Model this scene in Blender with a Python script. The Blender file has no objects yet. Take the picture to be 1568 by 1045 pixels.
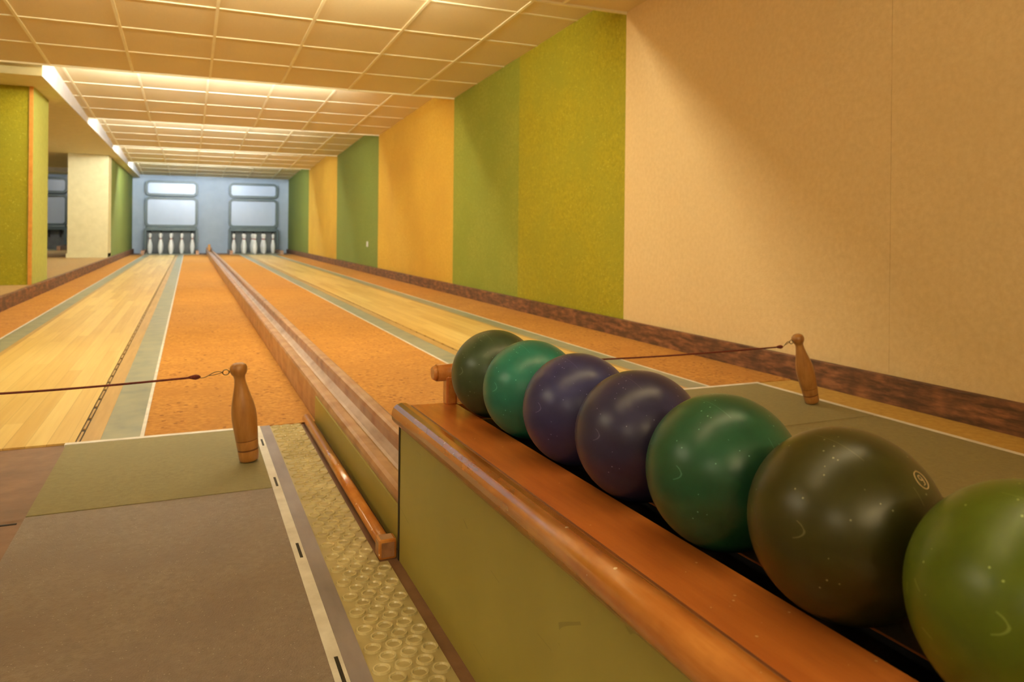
import bpy, bmesh, math, random
from mathutils import Vector, Matrix
random.seed(7)
S = bpy.context.scene
try:
    S.view_settings.view_transform = 'Standard'
    S.view_settings.look = 'None'
    S.view_settings.exposure = 0.0
except Exception as e:
    print(e)

# ------------------------------------------------------------------ materials
def lin(c):
    return tuple(((x/255.0)/12.92 if x/255.0 <= 0.04045 else (((x/255.0)+0.055)/1.055)**2.4) for x in c)

def mat(name, c1, c2=None, scale=8, stretch=(1,1,1), rough=0.6, bump=0.0, bscale=None, detail=6,
        metallic=0.0, coat=0.0, specks=None, speck_scale=60, speck_th=0.12, ramp=(0.3,0.7), spec=0.5, rvar=0.0, big=None, scratch=None):
    m = bpy.data.materials.new(name); m.use_nodes = True
    nt = m.node_tree; N = nt.nodes; L = nt.links
    b = N['Principled BSDF']
    b.inputs['Roughness'].default_value = rough
    b.inputs['Metallic'].default_value = metallic
    b.inputs['Specular IOR Level'].default_value = spec
    if coat: 
        b.inputs['Coat Weight'].default_value = coat
        b.inputs['Coat Roughness'].default_value = 0.16
    c2 = c2 or tuple(x*0.85 for x in c1)
    tc = N.new('ShaderNodeTexCoord'); mp = N.new('ShaderNodeMapping')
    mp.inputs['Scale'].default_value = stretch
    L.new(tc.outputs['Object'], mp.inputs['Vector'])
    nz = N.new('ShaderNodeTexNoise'); nz.inputs['Scale'].default_value = scale
    nz.inputs['Detail'].default_value = detail; nz.inputs['Roughness'].default_value = 0.6
    L.new(mp.outputs[0], nz.inputs['Vector'])
    r = N.new('ShaderNodeValToRGB')
    r.color_ramp.elements[0].position = ramp[0]; r.color_ramp.elements[1].position = ramp[1]
    r.color_ramp.elements[0].color = (*c2,1); r.color_ramp.elements[1].color = (*c1,1)
    L.new(nz.outputs['Fac'], r.inputs[0])
    col = r.outputs[0]
    if big:
        n2 = N.new('ShaderNodeTexNoise'); n2.inputs['Scale'].default_value = big[0]; n2.inputs['Detail'].default_value = 3
        L.new(tc.outputs['Object'], n2.inputs['Vector'])
        mr = N.new('ShaderNodeMapRange'); mr.inputs[1].default_value=0.3; mr.inputs[2].default_value=0.7
        mr.inputs[3].default_value = 0; mr.inputs[4].default_value = big[2] if len(big)>2 else 1
        L.new(n2.outputs['Fac'], mr.inputs[0])
        mx = N.new('ShaderNodeMixRGB'); mx.inputs[2].default_value = (*big[1],1)
        L.new(mr.outputs[0], mx.inputs[0]); L.new(col, mx.inputs[1]); col = mx.outputs[0]
    if specks:
        v = N.new('ShaderNodeTexVoronoi'); v.inputs['Scale'].default_value = speck_scale
        v.inputs['Randomness'].default_value = 1.0
        L.new(tc.outputs['Object'], v.inputs['Vector'])
        lt = N.new('ShaderNodeMath'); lt.operation = 'LESS_THAN'; lt.inputs[1].default_value = speck_th
        L.new(v.outputs['Distance'], lt.inputs[0])
        n3 = N.new('ShaderNodeTexNoise'); n3.inputs['Scale'].default_value = speck_scale*0.35
        L.new(tc.outputs['Object'], n3.inputs['Vector'])
        gt = N.new('ShaderNodeMath'); gt.operation='GREATER_THAN'; gt.inputs[1].default_value=0.54
        L.new(n3.outputs['Fac'], gt.inputs[0])
        ml = N.new('ShaderNodeMath'); ml.operation='MULTIPLY'
        L.new(lt.outputs[0], ml.inputs[0]); L.new(gt.outputs[0], ml.inputs[1])
        mx = N.new('ShaderNodeMixRGB'); mx.inputs[2].default_value = (*specks,1)
        L.new(ml.outputs[0], mx.inputs[0]); L.new(col, mx.inputs[1]); col = mx.outputs[0]
    if scratch:
        # thin worn hairlines: contour of a stretched noise, broken up
        for q,(sc,rot) in enumerate(((scratch[0],0.4),(scratch[0]*0.7,1.9))):
            mp2 = N.new('ShaderNodeMapping'); mp2.inputs['Rotation'].default_value=(rot,rot*1.7,rot*.6); mp2.inputs['Scale'].default_value=(1,.12,1)
            L.new(tc.outputs['Object'], mp2.inputs['Vector'])
            n4 = N.new('ShaderNodeTexNoise'); n4.inputs['Scale'].default_value=sc; n4.inputs['Detail'].default_value=0
            L.new(mp2.outputs[0], n4.inputs['Vector'])
            sb=N.new('ShaderNodeMath'); sb.operation='SUBTRACT'; sb.inputs[1].default_value=0.5; L.new(n4.outputs['Fac'], sb.inputs[0])
            ab=N.new('ShaderNodeMath'); ab.operation='ABSOLUTE'; L.new(sb.outputs[0], ab.inputs[0])
            l2=N.new('ShaderNodeMath'); l2.operation='LESS_THAN'; l2.inputs[1].default_value=0.0026; L.new(ab.outputs[0], l2.inputs[0])
            n5=N.new('ShaderNodeTexNoise'); n5.inputs['Scale'].default_value=sc*1.6; L.new(tc.outputs['Object'], n5.inputs['Vector'])
            g2=N.new('ShaderNodeMath'); g2.operation='GREATER_THAN'; g2.inputs[1].default_value=0.6; L.new(n5.outputs['Fac'], g2.inputs[0])
            m2=N.new('ShaderNodeMath'); m2.operation='MULTIPLY'; L.new(l2.outputs[0], m2.inputs[0]); L.new(g2.outputs[0], m2.inputs[1])
            m3=N.new('ShaderNodeMath'); m3.operation='MULTIPLY'; m3.inputs[1].default_value=0.4; L.new(m2.outputs[0], m3.inputs[0])
            mx = N.new('ShaderNodeMixRGB'); mx.inputs[2].default_value = (*scratch[1],1)
            L.new(m3.outputs[0], mx.inputs[0]); L.new(col, mx.inputs[1]); col = mx.outputs[0]
    L.new(col, b.inputs['Base Color'])
    if rvar:
        mr = N.new('ShaderNodeMapRange'); mr.inputs[3].default_value = max(0.02,rough-rvar); mr.inputs[4].default_value = rough+rvar
        L.new(nz.outputs['Fac'], mr.inputs[0]); L.new(mr.outputs[0], b.inputs['Roughness'])
    if bump:
        nb = N.new('ShaderNodeTexNoise'); nb.inputs['Scale'].default_value = bscale or scale*3
        nb.inputs['Detail'].default_value = 4
        L.new(mp.outputs[0], nb.inputs['Vector'])
        bp = N.new('ShaderNodeBump'); bp.inputs['Strength'].default_value = bump; bp.inputs['Distance'].default_value = 0.004
        L.new(nb.outputs['Fac'], bp.inputs['Height']); L.new(bp.outputs[0], b.inputs['Normal'])
    return m

def plank_mat(name, cols, width=0.053, rough=0.36):
    m = bpy.data.materials.new(name); m.use_nodes = True
    nt = m.node_tree; N = nt.nodes; L = nt.links; b = N['Principled BSDF']
    tc = N.new('ShaderNodeTexCoord'); sp = N.new('ShaderNodeSeparateXYZ'); L.new(tc.outputs['Object'], sp.inputs[0])
    def M(op, a, bb=None):
        n = N.new('ShaderNodeMath'); n.operation = op
        if isinstance(a,(int,float)): n.inputs[0].default_value=a
        else: L.new(a, n.inputs[0])
        if bb is not None:
            if isinstance(bb,(int,float)): n.inputs[1].default_value=bb
            else: L.new(bb, n.inputs[1])
        return n.outputs[0]
    xs = M('DIVIDE', sp.outputs[0], width); ix = M('FLOOR', xs); fx = M('FRACT', xs)
    off = M('MULTIPLY', M('FRACT', M('MULTIPLY', ix, 0.37)), 2.0)
    iy = M('FLOOR', M('DIVIDE', M('ADD', sp.outputs[1], off), 1.7))
    cb = N.new('ShaderNodeCombineXYZ'); L.new(ix, cb.inputs[0]); L.new(iy, cb.inputs[1])
    wn = N.new('ShaderNodeTexWhiteNoise'); L.new(cb.outputs[0], wn.inputs[0])
    mp = N.new('ShaderNodeMapping'); mp.inputs['Scale'].default_value=(40,1.5,10); L.new(tc.outputs['Object'], mp.inputs['Vector'])
    nz = N.new('ShaderNodeTexNoise'); nz.inputs['Scale'].default_value=1.5; nz.inputs['Detail'].default_value=5
    L.new(mp.outputs[0], nz.inputs['Vector'])
    n2 = N.new('ShaderNodeTexNoise'); n2.inputs['Scale'].default_value=1.6; n2.inputs['Detail'].default_value=3
    mp2 = N.new('ShaderNodeMapping'); mp2.inputs['Scale'].default_value=(2,.5,1); L.new(tc.outputs['Object'], mp2.inputs['Vector']); L.new(mp2.outputs[0], n2.inputs['Vector'])
    f = M('ADD', M('ADD', M('MULTIPLY', wn.outputs['Value'], 0.3), M('MULTIPLY', nz.outputs['Fac'], 0.4)), M('MULTIPLY', n2.outputs['Fac'], 0.3))
    r = N.new('ShaderNodeValToRGB'); r.color_ramp.elements[0].position=0.22; r.color_ramp.elements[1].position=0.72
    r.color_ramp.elements[0].color=(*cols[0],1); r.color_ramp.elements[1].color=(*cols[1],1)
    L.new(f, r.inputs[0])
    g = M('LESS_THAN', fx, 0.03)
    mx = N.new('ShaderNodeMixRGB'); mx.inputs[2].default_value=(*[c*0.5 for c in cols[0]],1)
    L.new(M('MULTIPLY', g, 0.45), mx.inputs[0]); L.new(r.outputs[0], mx.inputs[1]); L.new(mx.outputs[0], b.inputs['Base Color'])
    b.inputs['Roughness'].default_value = rough
    return m

def emit(name, col, s):
    m = bpy.data.materials.new(name); m.use_nodes=True
    nt=m.node_tree; nt.nodes.clear()
    e=nt.nodes.new('ShaderNodeEmission'); o=nt.nodes.new('ShaderNodeOutputMaterial')
    e.inputs[0].default_value=(*col,1); e.inputs[1].default_value=s
    nt.links.new(e.outputs[0], o.inputs[0]); return m

M_green = mat('green_fabric', lin((178,164,24)), lin((144,138,12)), scale=45, rough=0.9, bump=0.8, bscale=120, big=(2.2, lin((150,148,32)),0.8), specks=lin((196,186,62)), speck_scale=55, speck_th=0.2)
M_green2 = mat('green_fabric_dull', lin((160,160,56)), lin((132,140,38)), scale=45, rough=0.9, bump=0.8, bscale=120, big=(2.2, lin((132,142,40)),0.8), specks=lin((176,180,80)), speck_scale=55, speck_th=0.18)
M_green3 = mat('green_fabric_far', lin((126,138,62)), lin((104,118,44)), scale=40, rough=0.9, bump=0.4, big=(1.5,lin((112,122,48)),.7))
M_lgreen = mat('pale_green_paint', lin((190,194,100)), lin((175,180,85)), scale=20, rough=0.8)
M_yellow = mat('yellow_fabric', lin((226,186,72)), lin((204,160,48)), scale=50, rough=0.9, bump=0.6, bscale=130, big=(1.6, lin((202,156,54)),0.8))
M_cream = mat('cream_wallcovering', lin((234,208,158)), lin((222,194,142)), scale=45, rough=0.85, bump=0.25, bscale=150, big=(1.2, lin((220,190,136)),0.5))
M_creamw = mat('cream_paint', lin((228,218,170)), lin((216,206,156)), scale=10, rough=0.7)
M_white = mat('white_paint', lin((232,232,234)), lin((218,218,218)), scale=10, rough=0.6)
M_tile = mat('ceiling_tile', lin((230,214,172)), lin((218,200,154)), scale=120, rough=0.85, bump=0.4, bscale=250, big=(1.0, lin((222,202,156)),0.5))
M_tbar = mat('ceiling_grid_metal', lin((248,240,206)), lin((238,228,192)), scale=10, rough=0.5)
M_blue = mat('bluegrey_paint', lin((176,188,200)), lin((164,176,190)), scale=4, rough=0.7)
M_orange = mat('ochre_trim', lin((222,158,66)), lin((200,136,50)), scale=20, rough=0.6)
M_brown = mat('brown_floor_tile', lin((152,114,86)), lin((114,80,58)), scale=14, rough=0.5, bump=0.15, big=(5, lin((98,70,52)),0.7))
M_carpet = mat('orange_carpet', lin((214,154,70)), lin((156,102,36)), scale=55, rough=0.95, bump=1.0, bscale=90, big=(5.0, lin((176,120,50)),0.8), specks=lin((134,80,30)), speck_scale=34, speck_th=0.24)
M_planks = plank_mat('lane_planks', [lin((200,158,84)), lin((236,206,132))])
M_strip = mat('grey_green_linoleum', lin((148,152,136)), lin((106,116,108)), scale=9, stretch=(1,.25,1), rough=0.4, big=(12, lin((158,158,130)),0.8), rvar=.1)
M_tan = mat('tan_wood_strip', lin((200,164,104)), lin((172,136,80)), scale=6, stretch=(6,.4,1), rough=0.4)
M_dark = mat('dark_slot', (0.012,0.009,0.007), (0.02,0.015,0.01), rough=0.7)
M_whitel = mat('white_line', lin((236,232,224)), lin((204,198,188)), scale=18, rough=0.5)
M_alu = mat('worn_aluminium', lin((150,142,152)), lin((116,108,118)), scale=14, stretch=(1,.3,1), rough=0.4, metallic=0.3)
M_rubber = mat('rubber_base', lin((204,190,138)), lin((170,154,104)), scale=12, rough=0.36, big=(9, lin((152,136,88)),0.7))
M_stud = mat('rubber_stud', lin((230,218,172)), lin((196,182,132)), scale=12, rough=0.24, big=(9, lin((184,168,118)),0.6))
M_matg = mat('olive_mat', lin((144,134,92)), lin((126,116,78)), scale=90, rough=0.75, bump=0.3, bscale=400, big=(4, lin((132,122,82)),0.6))
M_matn = mat('grey_mat', lin((144,130,120)), lin((120,106,98)), scale=90, rough=0.5, bump=0.35, bscale=400, big=(6, lin((122,106,99)),0.8), specks=lin((172,160,150)), speck_scale=140, speck_th=0.14)
M_rackwood = mat('polished_beech', lin((206,124,56)), lin((164,86,34)), scale=5, stretch=(9,1.1,9), rough=0.34, coat=0.3, bump=0.08, big=(9, lin((186,104,42)),0.6), specks=lin((222,176,120)), speck_scale=60, speck_th=0.08)
M_lipwood = mat('polished_beech_lip', lin((226,158,82)), lin((190,114,48)), scale=6, stretch=(9,1.1,9), rough=0.2, coat=0.6, bump=0.4, bscale=5, big=(16, lin((172,98,40)),0.7), specks=lin((242,212,166)), speck_scale=60, speck_th=0.12)
M_panel = mat('olive_laminate', lin((178,170,88)), lin((162,154,78)), scale=5, rough=0.38, big=(3, lin((158,148,68)),0.8), scratch=(10,lin((110,104,50))))
M_rail = mat('worn_red_wood', lin((184,130,90)), lin((128,82,54)), scale=5, stretch=(8,.8,8), rough=0.38, coat=0.2, big=(10, lin((200,162,130)),0.9), bump=.12)
M_groove = mat('worn_groove', lin((204,178,164)), lin((146,114,96)), scale=7, stretch=(5,.6,5), rough=0.3, big=(9, lin((220,202,190)),0.7))
M_board = mat('weathered_board', lin((158,106,72)), lin((82,54,38)), scale=9, stretch=(4,.9,5), rough=0.6, bump=0.5, big=(14, lin((70,48,36)),0.8), ramp=(.38,.62))
M_pinwood = mat('turned_wood', lin((182,130,70)), lin((146,94,42)), scale=10, stretch=(5,5,1), rough=0.35, coat=0.3)
M_pinband = mat('turned_wood_dark', lin((112,62,32)), lin((90,48,24)), scale=10, rough=0.4)
M_cord = mat('red_brown_cord', lin((120,48,36)), lin((84,32,24)), scale=200, rough=0.8)
M_metal = mat('steel_wire', lin((150,130,95)), lin((120,100,70)), scale=20, rough=0.3, metallic=0.8)
M_pin = mat('white_pin', lin((238,236,232)), lin((228,225,218)), scale=10, rough=0.3)
M_pinred = mat('pin_band', lin((150,60,50)), rough=0.4)
M_frame = mat('pinsetter_frame', lin((84,100,102)), lin((72,88,92)), scale=8, rough=0.4)
M_glass = mat('pale_screen', lin((190,202,220)), lin((176,190,210)), scale=1.5, rough=0.3)
M_deck = mat('pin_deck_dark', lin((110,112,108)), lin((90,92,92)), scale=6, rough=0.5)
M_platf = mat('tan_platform', lin((188,156,102)), lin((166,134,84)), scale=30, rough=0.9)
M_tanfl = mat('yellow_tan_floor', lin((198,160,80)), lin((176,138,62)), scale=40, rough=0.8)
M_badge = mat('engraved_number', lin((200,170,120)), rough=0.5)

# ------------------------------------------------------------------ mesh builder
class MB:
    def __init__(s, name):
        s.name=name; s.bm=bmesh.new(); s.mats=[]
    def mi(s, m):
        if m not in s.mats: s.mats.append(m)
        return s.mats.index(m)
    def box(s, x0,x1,y0,y1,z0,z1, m, bevel=0, rot=None):
        i=s.mi(m)
        r=bmesh.ops.create_cube(s.bm,size=1); vs=r['verts']
        for v in vs:
            v.co=Vector(((x0+x1)/2+v.co.x*(x1-x0),(y0+y1)/2+v.co.y*(y1-y0),(z0+z1)/2+v.co.z*(z1-z0)))
            if rot: v.co = rot @ v.co
        fs=set(f for v in vs for f in v.link_faces)
        for f in fs: f.material_index=i
        if bevel:
            es=set(e for v in vs for e in v.link_edges)
            bmesh.ops.bevel(s.bm, geom=list(es), offset=bevel, segments=2, affect='EDGES', profile=0.6)
    def hexa(s, x0,x1, quad, m):
        a=[s.bm.verts.new((x0,q[0],q[1])) for q in quad]; b=[s.bm.verts.new((x1,q[0],q[1])) for q in quad]
        i=s.mi(m); n=len(quad)
        for k in range(n):
            f=s.bm.faces.new((a[k],a[(k+1)%n],b[(k+1)%n],b[k])); f.material_index=i
        f=s.bm.faces.new(a); f.material_index=i; f=s.bm.faces.new(b[::-1]); f.material_index=i
    def prism_y(s, prof, y0, y1, m, smooth=(), mats=None):
        n=len(prof)
        a=[s.bm.verts.new((p[0],y0,p[1])) for p in prof]; b=[s.bm.verts.new((p[0],y1,p[1])) for p in prof]
        for k in range(n):
            f=s.bm.faces.new((a[k],a[(k+1)%n],b[(k+1)%n],b[k])); f.material_index=s.mi(mats[k] if mats else m); f.smooth=k in smooth
        f=s.bm.faces.new(a); f.material_index=s.mi(m); f=s.bm.faces.new(b[::-1]); f.material_index=s.mi(m)
    def tube(s, p0, p1, r, m, seg=12, r1=None, caps=True):
        p0=Vector(p0); p1=Vector(p1); d=(p1-p0).normalized()
        u=d.orthogonal().normalized(); w=d.cross(u); r1 = r if r1 is None else r1
        A=[];B=[]
        for k in range(seg):
            t=2*math.pi*k/seg; o=u*math.cos(t)+w*math.sin(t)
            A.append(s.bm.verts.new(p0+o*r)); B.append(s.bm.verts.new(p1+o*r1))
        for k in range(seg):
            f=s.bm.faces.new((A[k],A[(k+1)%seg],B[(k+1)%seg],B[k])); f.smooth=True; f.material_index=s.mi(m)
        if caps:
            for c in (A,B):
                f=s.bm.faces.new(c); f.material_index=s.mi(m)
    def path(s, pts, r, m, seg=8, closed=False):
        pts=[Vector(p) for p in pts]; n=len(pts); rings=[]
        u=None
        for k in range(n):
            if closed: d=(pts[(k+1)%n]-pts[k-1]).normalized()
            else: d=(pts[min(k+1,n-1)]-pts[max(k-1,0)]).normalized()
            if u is None: u=d.orthogonal().normalized()
            u=(u-d*u.dot(d)).normalized(); w=d.cross(u)
            rings.append([s.bm.verts.new(pts[k]+(u*math.cos(2*math.pi*j/seg)+w*math.sin(2*math.pi*j/seg))*r) for j in range(seg)])
        for k in range(n if closed else n-1):
            A=rings[k];B=rings[(k+1)%n]
            for j in range(seg):
                f=s.bm.faces.new((A[j],A[(j+1)%seg],B[(j+1)%seg],B[j])); f.smooth=True; f.material_index=s.mi(m)
        if not closed:
            for c in (rings[0],rings[-1]):
                f=s.bm.faces.new(c); f.material_index=s.mi(m)
    def lathe(s, prof, m, seg=32, T=None, mats=None):
        T=T or Matrix.Identity(4); rings=[]
        for (r,z) in prof:
            rings.append([s.bm.verts.new(T@Vector((r*math.cos(2*math.pi*k/seg), r*math.sin(2*math.pi*k/seg), z))) for k in range(seg)])
        for i in range(len(prof)-1):
            mm = mats[i] if mats else m
            for k in range(seg):
                f=s.bm.faces.new((rings[i][k],rings[i][(k+1)%seg],rings[i+1][(k+1)%seg],rings[i+1][k])); f.smooth=True; f.material_index=s.mi(mm)
        f=s.bm.faces.new(rings[0][::-1]); f.material_index=s.mi(m)
        f=s.bm.faces.new(rings[-1]); f.material_index=s.mi(m); f.smooth=True
    def done(s, origin=None, fixn=True):
        if fixn: bmesh.ops.recalc_face_normals(s.bm, faces=s.bm.faces)
        me=bpy.data.meshes.new(s.name); 
        if origin is not None:
            bmesh.ops.translate(s.bm, verts=s.bm.verts, vec=-Vector(origin))
        s.bm.to_mesh(me); s.bm.free()
        for m in s.mats: me.materials.append(m)
        o=bpy.data.objects.new(s.name, me); S.collection.objects.link(o)
        if origin is not None: o.location=origin
        return o

# ------------------------------------------------------------------ room constants
XR=2.43; XL=-4.2; YB=20.85; YN=-3.6
EDGES=[-2.59,0.66,3.91,7.16,10.41,13.66,16.91,20.85]
ZH=2.115; ZL=1.965; XF=-1.15; YBK=7.3; ZS=1.90

fb=MB('floor'); fb.box(XL-.1,XR+.1,YN-.1,YB+.1,-0.1,0,M_brown); fb.done()
t=MB('floor_tile_joint')
t.box(-4.1,-0.33,1.868,1.874,0.0,0.0015,M_dark); 
for k in range(5): t.box(-0.95-.62*k,-0.944-.62*k,-3,2.49,0,0.0015,M_dark)
t.done()

# walls
w=MB('wall_right')
w.box(XR+.02,XR+.15,YN,YB,0,2.3,M_creamw)
def sheets(y0,y1,m,n,xf=XR):
    for k in range(n):
        a=y0+(y1-y0)*k/n; b=y0+(y1-y0)*(k+1)/n
        w.box(xf,XR+.021,a+.0006,b-.0006,0,2.25,m[k%len(m)])
sheets(YN,3.907,[M_cream],4,XR-.012)
sheets(3.907,7.155,[M_green,M_green2],2)
sheets(7.155,10.42,[M_yellow],2)
sheets(10.42,13.63,[M_green3],2)
sheets(13.63,17.1,[M_yellow],2)
sheets(17.1,YB,[M_green3],2)
w.done()
b=MB('baseboard_right')
ys=[YN,-1.0,1.0,5.2,8.6,12.0,15.5,18.2,YB]
for i in range(len(ys)-1):
    b.box(XR-.04,XR-.0125,ys[i]+.0015,ys[i+1]-.0015,0,0.107,M_board,bevel=.004)
b.done()
b=MB('baseboard_left')
ys=[2.5,5.6,8.6,12.0,15.5,18.2,YB]
for i in range(len(ys)-1):
    b.box(-1.30,-1.26,ys[i]+.0015,ys[i+1]-.0015,0,0.112,M_board,bevel=.004)
b.done()
w=MB('wall_far'); w.box(XL,XR+.1,YB,YB+.12,0,2.3,M_blue); w.done()
w=MB('wall_back'); w.box(XL,XR+.1,YN-.12,YN,0,2.3,M_creamw); w.done()
w=MB('wall_left'); w.box(XL-.12,XL,YN,YB,0,2.3,M_cream); w.done()
p=MB('floor_platform'); p.box(XL,-1.30,2.5,YB,0,0.105,M_platf); p.done()

# left structures
g=MB('wall_partition')
g.box(XL,-1.345,7.96,8.74,0.105,ZS,M_green)
g.box(-1.345,-1.305,7.965,8.74,0.105,ZS,M_lgreen)
g.box(-1.337,-1.307,7.945,7.965,0.105,ZS,M_orange)
g.done()
c=MB('pillar')
c.box(-1.92,-1.302,14.8,15.35,0.105,ZS,M_creamw,bevel=.01); c.box(-1.935,-1.302,14.785,15.36,0.105,0.18,M_creamw); c.done()
g=MB('wall_side_bay'); g.box(-1.42,-1.305,15.4,YB,0.105,ZS,M_green3); g.done()
bk=MB('ceiling_bulkhead')
bk.box(XL,XF,YBK,YB,ZS,2.25,M_creamw)
bk.box(XF,XF+.012,YBK,YB,ZS-.012,2.2,M_white)
bk.box(XL,XF+.012,YBK-.012,YBK,ZS-.012,2.2,M_creamw)
me=emit('tube_glow_bay',(.95,.97,.95),150)  # battens below are added lamps, put in to brighten the dark left bay
for y in (12.5,18.5):
    bk.box(-3.3,-2.3,y-.03,y+.03,ZS-.03,ZS-.0005,M_white,bevel=.004)
    bk.tube((-3.27,y,ZS-.05),(-2.33,y,ZS-.05),.013,me,seg=8)
    bk.box(-3.3,-2.3,y-.07,y-.06,ZS-.09,ZS-.0005,M_white)
    for xx in (-3.28,-2.32): bk.box(xx-.01,xx+.01,y-.02,y+.02,ZS-.07,ZS-.028,M_white)
bk.done()

# ceiling (sawtooth suspended), solid sections
c=MB('ceiling')
def bars(xl,y0,y1,zh,zl,n=5):
    def zc(y): return zh+(zl-zh)*(y-y0)/(y1-y0)
    for k in range(-8,10):
        x=0.155+.61*k
        if x<xl+.05 or x>XR-.05: continue
        c.hexa(x-.010,x+.010,[(y0,zc(y0)-.006),(y1,zc(y1)-.006),(y1,zc(y1)+.003),(y0,zc(y0)+.003)],M_tbar)
    for j in range(1,n):
        y=y0+(y1-y0)*j/n
        c.hexa(xl,XR,[(y-.010,zc(y-.010)-.004),(y+.010,zc(y+.010)-.004),(y+.010,zc(y)+.003),(y-.010,zc(y)+.003)],M_tbar)
for i in range(len(EDGES)-1):
    y0,y1=EDGES[i],EDGES[i+1]
    xl = XL if y0<7 else XF+.012
    c.hexa(xl,XR,[(y0,ZH),(y1,ZL),(y1,2.26),(y0,2.26)],M_tile)
    if i<len(EDGES)-2:
        c.box(xl,XR,y1-.012,y1+.006,ZL-.012,ZL+.02,M_tbar)
    bars(xl,y0,y1,ZH,ZL)
c.hexa(XL,XR,[(YN,ZL+.1),(EDGES[0],ZL),(EDGES[0],2.26),(YN,2.26)],M_tile)
c.box(XL-.1,XR+.1,YN-.1,YB+.1,2.26,2.3,M_white)
# added out-of-view fill battens left of the approaches, brightening the foreground
me=emit('tube_glow_side',(1,.88,.60),125)
for (xx,y0_,y1_) in ((-2.7,1.0,2.2),(-2.7,-2.3,-1.1)):
    c.box(xx-.03,xx+.03,y0_-.03,y1_+.03,1.93,2.09,M_white)
    c.tube((xx,y0_,1.905),(xx,y1_,1.905),.013,me,seg=8)
    for yy in (y0_,y1_): c.box(xx-.02,xx+.02,yy-.01,yy+.01,1.885,1.935,M_white)
c.done()

# fluorescent tubes behind each ceiling edge, plus an added hidden area light brightening the next section
cols={0.66:((1,.84,.52),50,0,None),3.91:((1,.92,.68),275,8,(1,.9,.65)),7.16:((1,.96,.82),170,60,(.9,.96,1)),10.41:((.97,.98,.95),150,60,(.84,.93,1)),13.66:((.86,.94,1.0),150,60,(.8,.9,1)),16.91:((.78,.9,1.0),270,45,(.74,.87,1)),-2.59:((1,.84,.54),170,0,None)}
for y0,(cc,st,up,uc) in cols.items():
    me=emit('tube_glow_%d'%int(y0*10+100),cc,st)
    f=MB('fluorescent_light'); ty=y0+.075; tz=2.022
    for xa,xb in ((-.97,.20),(.26,1.43)):
        f.tube((xa,ty,tz),(xb,ty,tz),.013,me,seg=8)
        for xx in (xa,xb):
            f.tube((xx-.012,ty,tz),(xx+.012,ty,tz),.017,M_white,seg=10)
            f.box(xx-.01,xx+.01,ty-.012,ty+.012,tz,2.109,M_white)
    fo=f.done()
    if up:
        ld=bpy.data.lights.new('uplight_strip','AREA'); ld.shape='RECTANGLE'; ld.size=2.3; ld.size_y=.03  # added fill with no visible fixture, lifts the ceiling behind the edge
        ld.energy=up; ld.color=uc; ld.spread=math.radians(100)
        lo=bpy.data.objects.new('uplight_strip',ld); S.collection.objects.link(lo)
        lo.parent=fo
        lo.location=(.23,y0+.11,1.99); lo.rotation_euler=(math.radians(90+30),0,0)

# ------------------------------------------------------------------ lane floor
def lane(mirror):
    def X(a,b):
        if mirror: return (1.0-b,1.0-a)
        return (a,b)
    l=MB('bowling_lane')
    y0,y1=2.5,19.45
    def st(a,b,m,h=.004): 
        x0,x1=X(a,b); l.box(x0,x1,y0,y1,0,h,m)
    st(-.83,-.30,M_planks,.006)
    st(-.30,-.285,M_dark,.002)
    st(-.285,-.235,M_tan,.006)
    st(-.235,-.13,M_strip,.005)
    st(-.13,-.1195,M_whitel,.006)
    st(-.855,-.83,M_tan,.006)
    st(-.955,-.855,M_strip,.005)
    st(-.965,-.955,M_whitel,.006)
    y=y0
    while y<y1-.3:
        L=random.uniform(.10,.16); x0,x1=X(-.2955,-.289); l.box(x0,x1,y,y+L,0,.0065,M_tan); y+=L+.035
    return l.done()
lane(False); lane(True)
for x0,x1 in ((-1.259,-.966),(-.119,.384),(.536,1.119),(1.966,XR-.041)):
    cp=MB('carpet'); cp.box(x0,x1,2.5,19.45,0,.005,M_carpet); cp.done()
f=MB('floor_border'); f.box(2.215,XR-.041,-3.5,2.495,0,.003,M_tanfl); f.done()

# approach mats
def appmat(x0,x1,near):
    m=MB('approach_mat')
    m.box(x0,x1,1.895,2.475,0,.006,M_matg)
    m.box(x0,x1,-1.2,1.89,0,.006,near)
    m.box(x0-.005,x1+.02,2.475,2.497,0,.007,M_whitel)
    m.box(x1,x1+.02,-1.2,2.475,0,.007,M_whitel)
    m.done()
appmat(-.318,.190,M_matn); appmat(1.66,2.185,M_matg)
s=MB('edge_strip')
s.box(.2105,.240,-1.2,2.497,0,.006,M_alu)
for y in (2.3,1.93,1.5,1.07,.64,.2):
    s.box(.199,.2045,y-.035,y+.035,.0071,.0076,M_dark)
s.done()
# studded rubber strip
r=MB('rubber_runner')
r.box(.2405,.352,-1.2,1.40,0,.003,M_rubber)
r.box(.2405,.336,1.40,2.497,0,.003,M_rubber)
def stud(x,y,rad):
    seg=16; i=r.mi(M_stud)
    rings=[(rad,.003),(rad*.92,.0064),(rad*.76,.0064),(rad*.66,.0036)]
    R=[[r.bm.verts.new((x+q*math.cos(2*math.pi*k/seg),y+q*math.sin(2*math.pi*k/seg),z)) for k in range(seg)] for q,z in rings]
    for a in range(3):
        for k in range(seg):
            ff=r.bm.faces.new((R[a][k],R[a][(k+1)%seg],R[a+1][(k+1)%seg],R[a+1][k])); ff.smooth=False; ff.material_index=i
    ff=r.bm.faces.new(R[3]); ff.material_index=r.mi(M_rubber)
row=0; y=-.2
while y<2.48:
    xm=.336 if y>1.38 else .352
    for k in range(4):
        x=.2575+k*.032+(0 if row%2==0 else .016)
        if x<xm-.014: stud(x,y,.0138)
    y+=.0285; row+=1
r.done()

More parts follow.
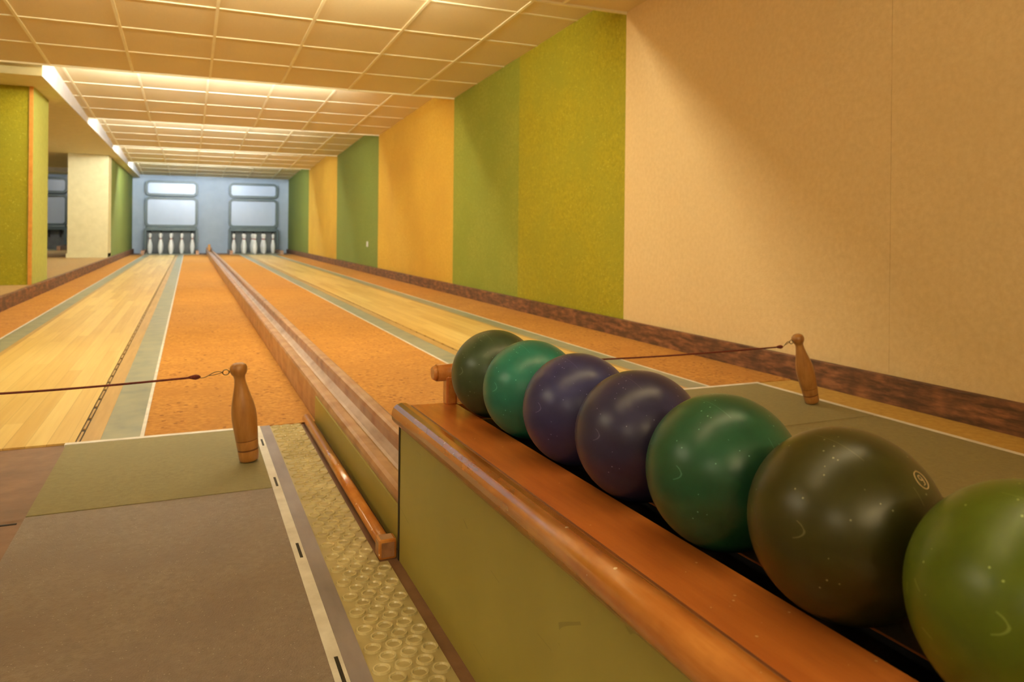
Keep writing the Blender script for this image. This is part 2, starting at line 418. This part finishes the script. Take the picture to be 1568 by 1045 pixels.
# ------------------------------------------------------------------ ball return track (median)
t=MB('ball_return_track')
y0,y1=1.416,20.3
t.prism_y([(.385,.0),(.385,.098),(.389,.106),(.397,.110),(.417,.110),(.424,.106),(.428,.096),(.428,0)],y0,y1,M_rail)
t.prism_y([(.492,.0),(.492,.096),(.496,.106),(.503,.110),(.524,.110),(.531,.106),(.535,.098),(.535,0)],y0,y1,M_rail)
t.prism_y([(.428,.0),(.428,.070),(.445,.055),(.460,.051),(.475,.055),(.492,.070),(.492,0)],y0,y1,M_groove)
t.box(.381,.3848,y0,2.497,.004,.088,M_panel)
t.box(.43,.49,20.1,20.35,.07,.24,M_orange,bevel=.01)
t.box(.39,.53,20.3,20.5,0,.16,M_rail,bevel=.01)
t.done()
d=MB('foot_rail')
d.tube((.355,1.425,.018),(.355,2.50,.018),.0135,M_lipwood,seg=14)
d.box(.337,.372,1.41,1.445,0.0,.038,M_rail,bevel=.005)
d.done()

# ------------------------------------------------------------------ ball rack (rises gently towards the bowler)
SL=.018
def rise(y): return SL*(1.41-y)
k=MB('ball_rack')
ya,yb=-.45,1.41
lip=[(.487,.288),(.484,.291),(.398,.2925),(.396,.2912),(.394,.2935),(.387,.2975),(.378,.2985),(.369,.2965),(.3625,.291),(.3595,.284),(.3585,.276),(.360,.268),(.364,.262),(.370,.259),(.487,.259)]
lm=[M_rackwood]*2+[M_pinband]+[M_lipwood]*10+[M_rackwood]*2
k.prism_y(lip,ya,yb,M_rackwood,mats=lm,smooth=range(3,13))
mlip=[(1.054-x,z) for x,z in lip]
k.prism_y(mlip,ya,yb,M_rackwood,mats=lm,smooth=range(3,13))
k.box(.3735,.385,ya+.01,yb-.008,0,.2545,M_panel)
k.box(.669,.6805,ya+.01,yb-.008,0,.2545,M_panel)
k.box(.378,.39,ya+.01,yb-.01,.2545,.2595,M_dark)
k.box(.385,.669,yb-.03,yb-.012,0,.2585,M_panel)
k.box(.385,.669,ya+.012,ya+.03,0,.2585,M_panel)
k.box(.372,.387,yb-.012,yb-.004,0,.2545,M_dark)
k.box(.40,.655,ya+.03,yb-.03,.22,.235,M_dark)
k.box(.487,.567,yb-.02,yb,.235,.291,M_rackwood)
k.box(.4872,.4882,ya,yb,.262,.286,M_metal); k.box(.5658,.5668,ya,yb,.262,.286,M_metal)
k.box(.462,.484,yb-.022,yb+.004,.290,.345,M_lipwood,bevel=.004)
k.box(.570,.592,yb-.022,yb+.004,.290,.345,M_lipwood,bevel=.004)
k.tube((.446,yb-.004,.352),(.608,yb-.004,.352),.0165,M_lipwood,seg=20)
k.tube((.438,yb-.004,.352),(.446,yb-.004,.352),.012,M_lipwood,seg=20,r1=.0165)
for v in k.bm.verts: v.co.z += rise(v.co.y)*min(1,v.co.z/.25)
k.done()

# ------------------------------------------------------------------ balls
bc=[((60,80,58),(40,58,42)),((34,118,104),(24,96,84)),((50,52,102),(40,40,82)),((46,44,80),(34,32,60)),((32,84,58),(22,64,42)),((56,56,18),(42,42,12)),((84,102,20),(62,80,14))]
R=.0813
for i,(c1,c2) in enumerate(bc):
    y=1.300-.1628*i; C=Vector((.527,y,.2915+math.sqrt(R*R-.0397**2)+rise(y)))
    m=mat('ball_lacquer_%d'%i, lin(c1), lin(c2), scale=18, rough=0.34, specks=lin(tuple(min(255,v+75) for v in c1)), speck_scale=120, speck_th=0.1, bump=0.06, bscale=30, rvar=.1, spec=.4, big=(26,lin(tuple(min(255,v+8) for v in c1)),.6), scratch=(16,lin(tuple(min(255,v+70) for v in c1))))
    b=MB('bowling_ball')
    bmesh.ops.create_uvsphere(b.bm,u_segments=64,v_segments=40,radius=R,matrix=Matrix.Translation(C)@Matrix.Rotation(i*1.3,4,'X')); b.mi(m)
    for f in b.bm.faces: f.smooth=True
    if i==5:
        n=Vector((.25,-.725,.655)).normalized()
        u=n.cross(Vector((0,0,1))).normalized()*-1; v=n.cross(u).normalized()
        if v.z<0: v=-v
        def P(a,bb):
            q=(n*R+u*a+v*bb).normalized()*(R+.0001); return C+q
        b.path([P(.0075*math.cos(q),.0075*math.sin(q)) for q in [2*math.pi*j/28 for j in range(28)]],.00045,M_badge,seg=6,closed=True)
        pts=[P(.0022*math.cos(q),.0018+.0022*math.sin(q)) for q in [2*math.pi*j/14 for j in range(15)]]
        pts+=[P(.0021,-.001),P(.001,-.004),P(-.0018,-.0042)]
        b.path(pts,.0004,M_badge,seg=6)
    b.done(origin=C)

# ------------------------------------------------------------------ wooden skittles on cords
prof=[(.019,0),(.0235,.002),(.0255,.006),(.0268,.03),(.0262,.032),(.0272,.034),(.0285,.055),(.0278,.057),(.029,.059),(.0310,.09),(.0322,.115),(.0315,.135),(.0285,.155),(.0235,.175),(.0185,.195),(.0150,.212),(.0140,.224),(.0150,.231),(.0195,.237),(.0222,.244),(.0226,.251),(.0200,.259),(.0130,.2645),(.004,.266)]
mm=[M_pinwood]*(len(prof)-1); mm[4]=M_pinband; mm[7]=M_pinband; mm[3]=M_pinband
def skittle(x,y,th,cord_end,knot,zk):
    o=MB('wooden_skittle')
    T=Matrix.Translation((x,y,.006+.019*math.sin(th)))@Matrix.Rotation(-th,4,'Y')
    o.lathe(prof,M_pinwood,seg=36,T=T,mats=mm)
    hd=T@Vector((-.022,0,.247))
    ec=hd+Vector((-.010,0,-.002))
    o.tube(hd+Vector((.006,0,0)),hd+Vector((-.003,0,-.001)),.0022,M_metal)
    o.path([ec+Vector((.008*math.cos(q),0,.007*math.sin(q))) for q in [2*math.pi*j/18 for j in range(18)]],.0014,M_metal,seg=6,closed=True)
    a=ec+Vector((-.006,0,0)); kx=Vector((knot,y,zk))
    dd=kx-a; pts=[]
    for j in range(17):
        q=j/16; pts.append(a+dd*q+Vector((0,0,.005*math.sin(2*math.pi*q))))
    o.path(pts,.0012,M_metal,seg=6)
    pts=[p+Vector((0,.002,-.007*math.sin(math.pi*min(1,max(0,(jj)/9.)) ) )) for jj,p in enumerate(pts[:10])]
    o.path(pts,.0012,M_metal,seg=6)
    sgn=1 if cord_end[0]>knot else -1
    kT=Matrix.Translation(kx)@Matrix.Rotation(sgn*math.pi/2,4,'Y')
    o.lathe([(.001,-.012),(.005,-.008),(.007,0),(.006,.006),(.0035,.016),(.001,.02)],M_cord,seg=12,T=kT)
    n=24; ce=Vector(cord_end)
    o.path([kx+(ce-kx)*(j/n)+Vector((0,0,-.010*math.sin(math.pi*j/n))) for j in range(n+1)],.0028,M_cord,seg=8)
    return o.done()
skittle(.154,2.13,.12,(-.789,2.13,.24),.019,.241)
skittle(2.118,2.106,.30,(.771,2.106,.235),1.963,.224)
for (x,y) in ((-.815,2.13),(.745,2.106)):
    p=MB('cord_post')
    p.lathe([(.035,0),(.035,.012),(.014,.02),(.013,.2),(.02,.225),(.022,.25),(.014,.268),(.003,.272)],M_pinwood,seg=24,T=Matrix.Translation((x,y,0)))
    p.done()

# ------------------------------------------------------------------ pins and pinsetters
pp=[(.028,0),(.034,.004),(.046,.06),(.055,.13),(.056,.17),(.050,.22),(.036,.28),(.024,.33),(.0215,.355),(.025,.375),(.033,.40),(.036,.425),(.031,.45),(.018,.465),(.003,.468)]
pp=[(a,z*1.07) for a,z in pp]
pm=[M_pin]*(len(pp)-1); pm[7]=M_pinred; pm[0]=M_pinred
pin_me=None
def pins(cx):
    global pin_me
    for dx,dy in ((0,-.47),(-.235,-.235),(.235,-.235),(-.47,0),(0,0),(.47,0),(-.235,.235),(.235,.235),(0,.47)):
        if pin_me is None:
            o=MB('ninepin'); o.lathe(pp,M_pin,seg=20,mats=pm); ob=o.done(); pin_me=ob.data
        else:
            ob=bpy.data.objects.new('ninepin',pin_me); S.collection.objects.link(ob)
        ob.location=(cx+dx,20.08+dy,.0125)
def rr(x0,x1,z0,z1,r,n=6):
    P=[]
    for cx,cz,a0 in ((x1-r,z1-r,0),(x0+r,z1-r,90),(x0+r,z0+r,180),(x1-r,z0+r,270)):
        for k in range(n+1):
            a=math.radians(a0+90*k/n); P.append((cx+r*math.cos(a),cz+r*math.sin(a)))
    return P
def machine(x0,x1,zb=0):
    o=MB('pinsetter')
    def ring(a,b,z0,z1,r,w,yf,yb,m):
        A=rr(a,b,z0,z1,r); B=rr(a+w,b-w,z0+w,z1-w,max(r-w,.01)); n=len(A)
        va=[o.bm.verts.new((p[0],yf,p[1])) for p in A]; vb=[o.bm.verts.new((p[0],yf,p[1])) for p in B]
        vc=[o.bm.verts.new((p[0],yb,p[1])) for p in A]; vd=[o.bm.verts.new((p[0],yb,p[1])) for p in B]
        for k in range(n):
            j=(k+1)%n
            for q in ((va[k],va[j],vb[j],vb[k]),(vc[j],vc[k],vd[k],vd[j]),(va[j],va[k],vc[k],vc[j]),(vb[k],vb[j],vd[j],vd[k])):
                f=o.bm.faces.new(q); f.material_index=o.mi(m)
    ring(x0,x1,1.44,1.83,.12,.06,20.72,20.84,M_frame)
    o.box(x0+.05,x1-.05,20.79,20.83,1.49,1.78,M_glass)
    ring(x0,x1,.66,1.42,.12,.06,20.72,20.84,M_frame)
    o.box(x0+.05,x1-.05,20.79,20.83,.71,1.37,M_glass)
    o.box(x0+.02,x1-.02,20.62,20.84,.56,.67,M_frame,bevel=.02)
    o.box(x0+.04,x1-.04,20.80,20.84,zb+.012,.56,M_deck)
    o.box(x0-.02,x0+.05,19.5,20.84,zb,zb+.10,M_rail); o.box(x1-.05,x1+.02,19.5,20.84,zb,zb+.10,M_rail)
    o.box(x0,x0+.05,20.55,20.84,zb+.10,.62,M_frame); o.box(x1-.05,x1,20.55,20.84,zb+.10,.62,M_frame)
    o.box(x0+.05,x1-.05,19.5,20.84,zb+.001,zb+.012,M_strip)
    cx=(x0+x1)/2
    for q in (-.47,-.235,0,.235,.47):
        o.tube((cx+q,20.70,.56),(cx+q,20.70,.40),.018,M_dark)
    o.done()
machine(-1.02,.195); machine(.93,2.15); machine(-3.9,-2.68,.105)
pins(-.40); pins(1.50)

sw=MB('light_switch')
sw.box(XR-.01,XR-.0005,11.03,11.11,.385,.465,M_white,bevel=.004); sw.box(XR-.014,XR-.009,11.045,11.095,.40,.45,M_pin,bevel=.002); sw.done()

# ------------------------------------------------------------------ world + camera
W=bpy.data.worlds.new('World'); S.world=W; W.use_nodes=True
W.node_tree.nodes['Background'].inputs[0].default_value=(1,.85,.65,1); W.node_tree.nodes['Background'].inputs[1].default_value=.1
cd=bpy.data.cameras.new('camera'); co=bpy.data.objects.new('camera',cd); S.collection.objects.link(co)
cd.sensor_width=36; cd.sensor_fit='HORIZONTAL'; cd.lens=1150/1568*36; cd.shift_y=-(522.5-355)/1568; cd.clip_start=.02; cd.clip_end=100
psi=math.radians(23.25)
co.matrix_world=Matrix.Translation((0,0,.63))@Matrix.Rotation(-psi,4,'Z')@Matrix.Rotation(math.pi/2,4,'X')@Matrix.Rotation(.01,4,'Z')
cd.dof.use_dof=True; cd.dof.focus_distance=1.1; cd.dof.aperture_fstop=9
S.camera=co
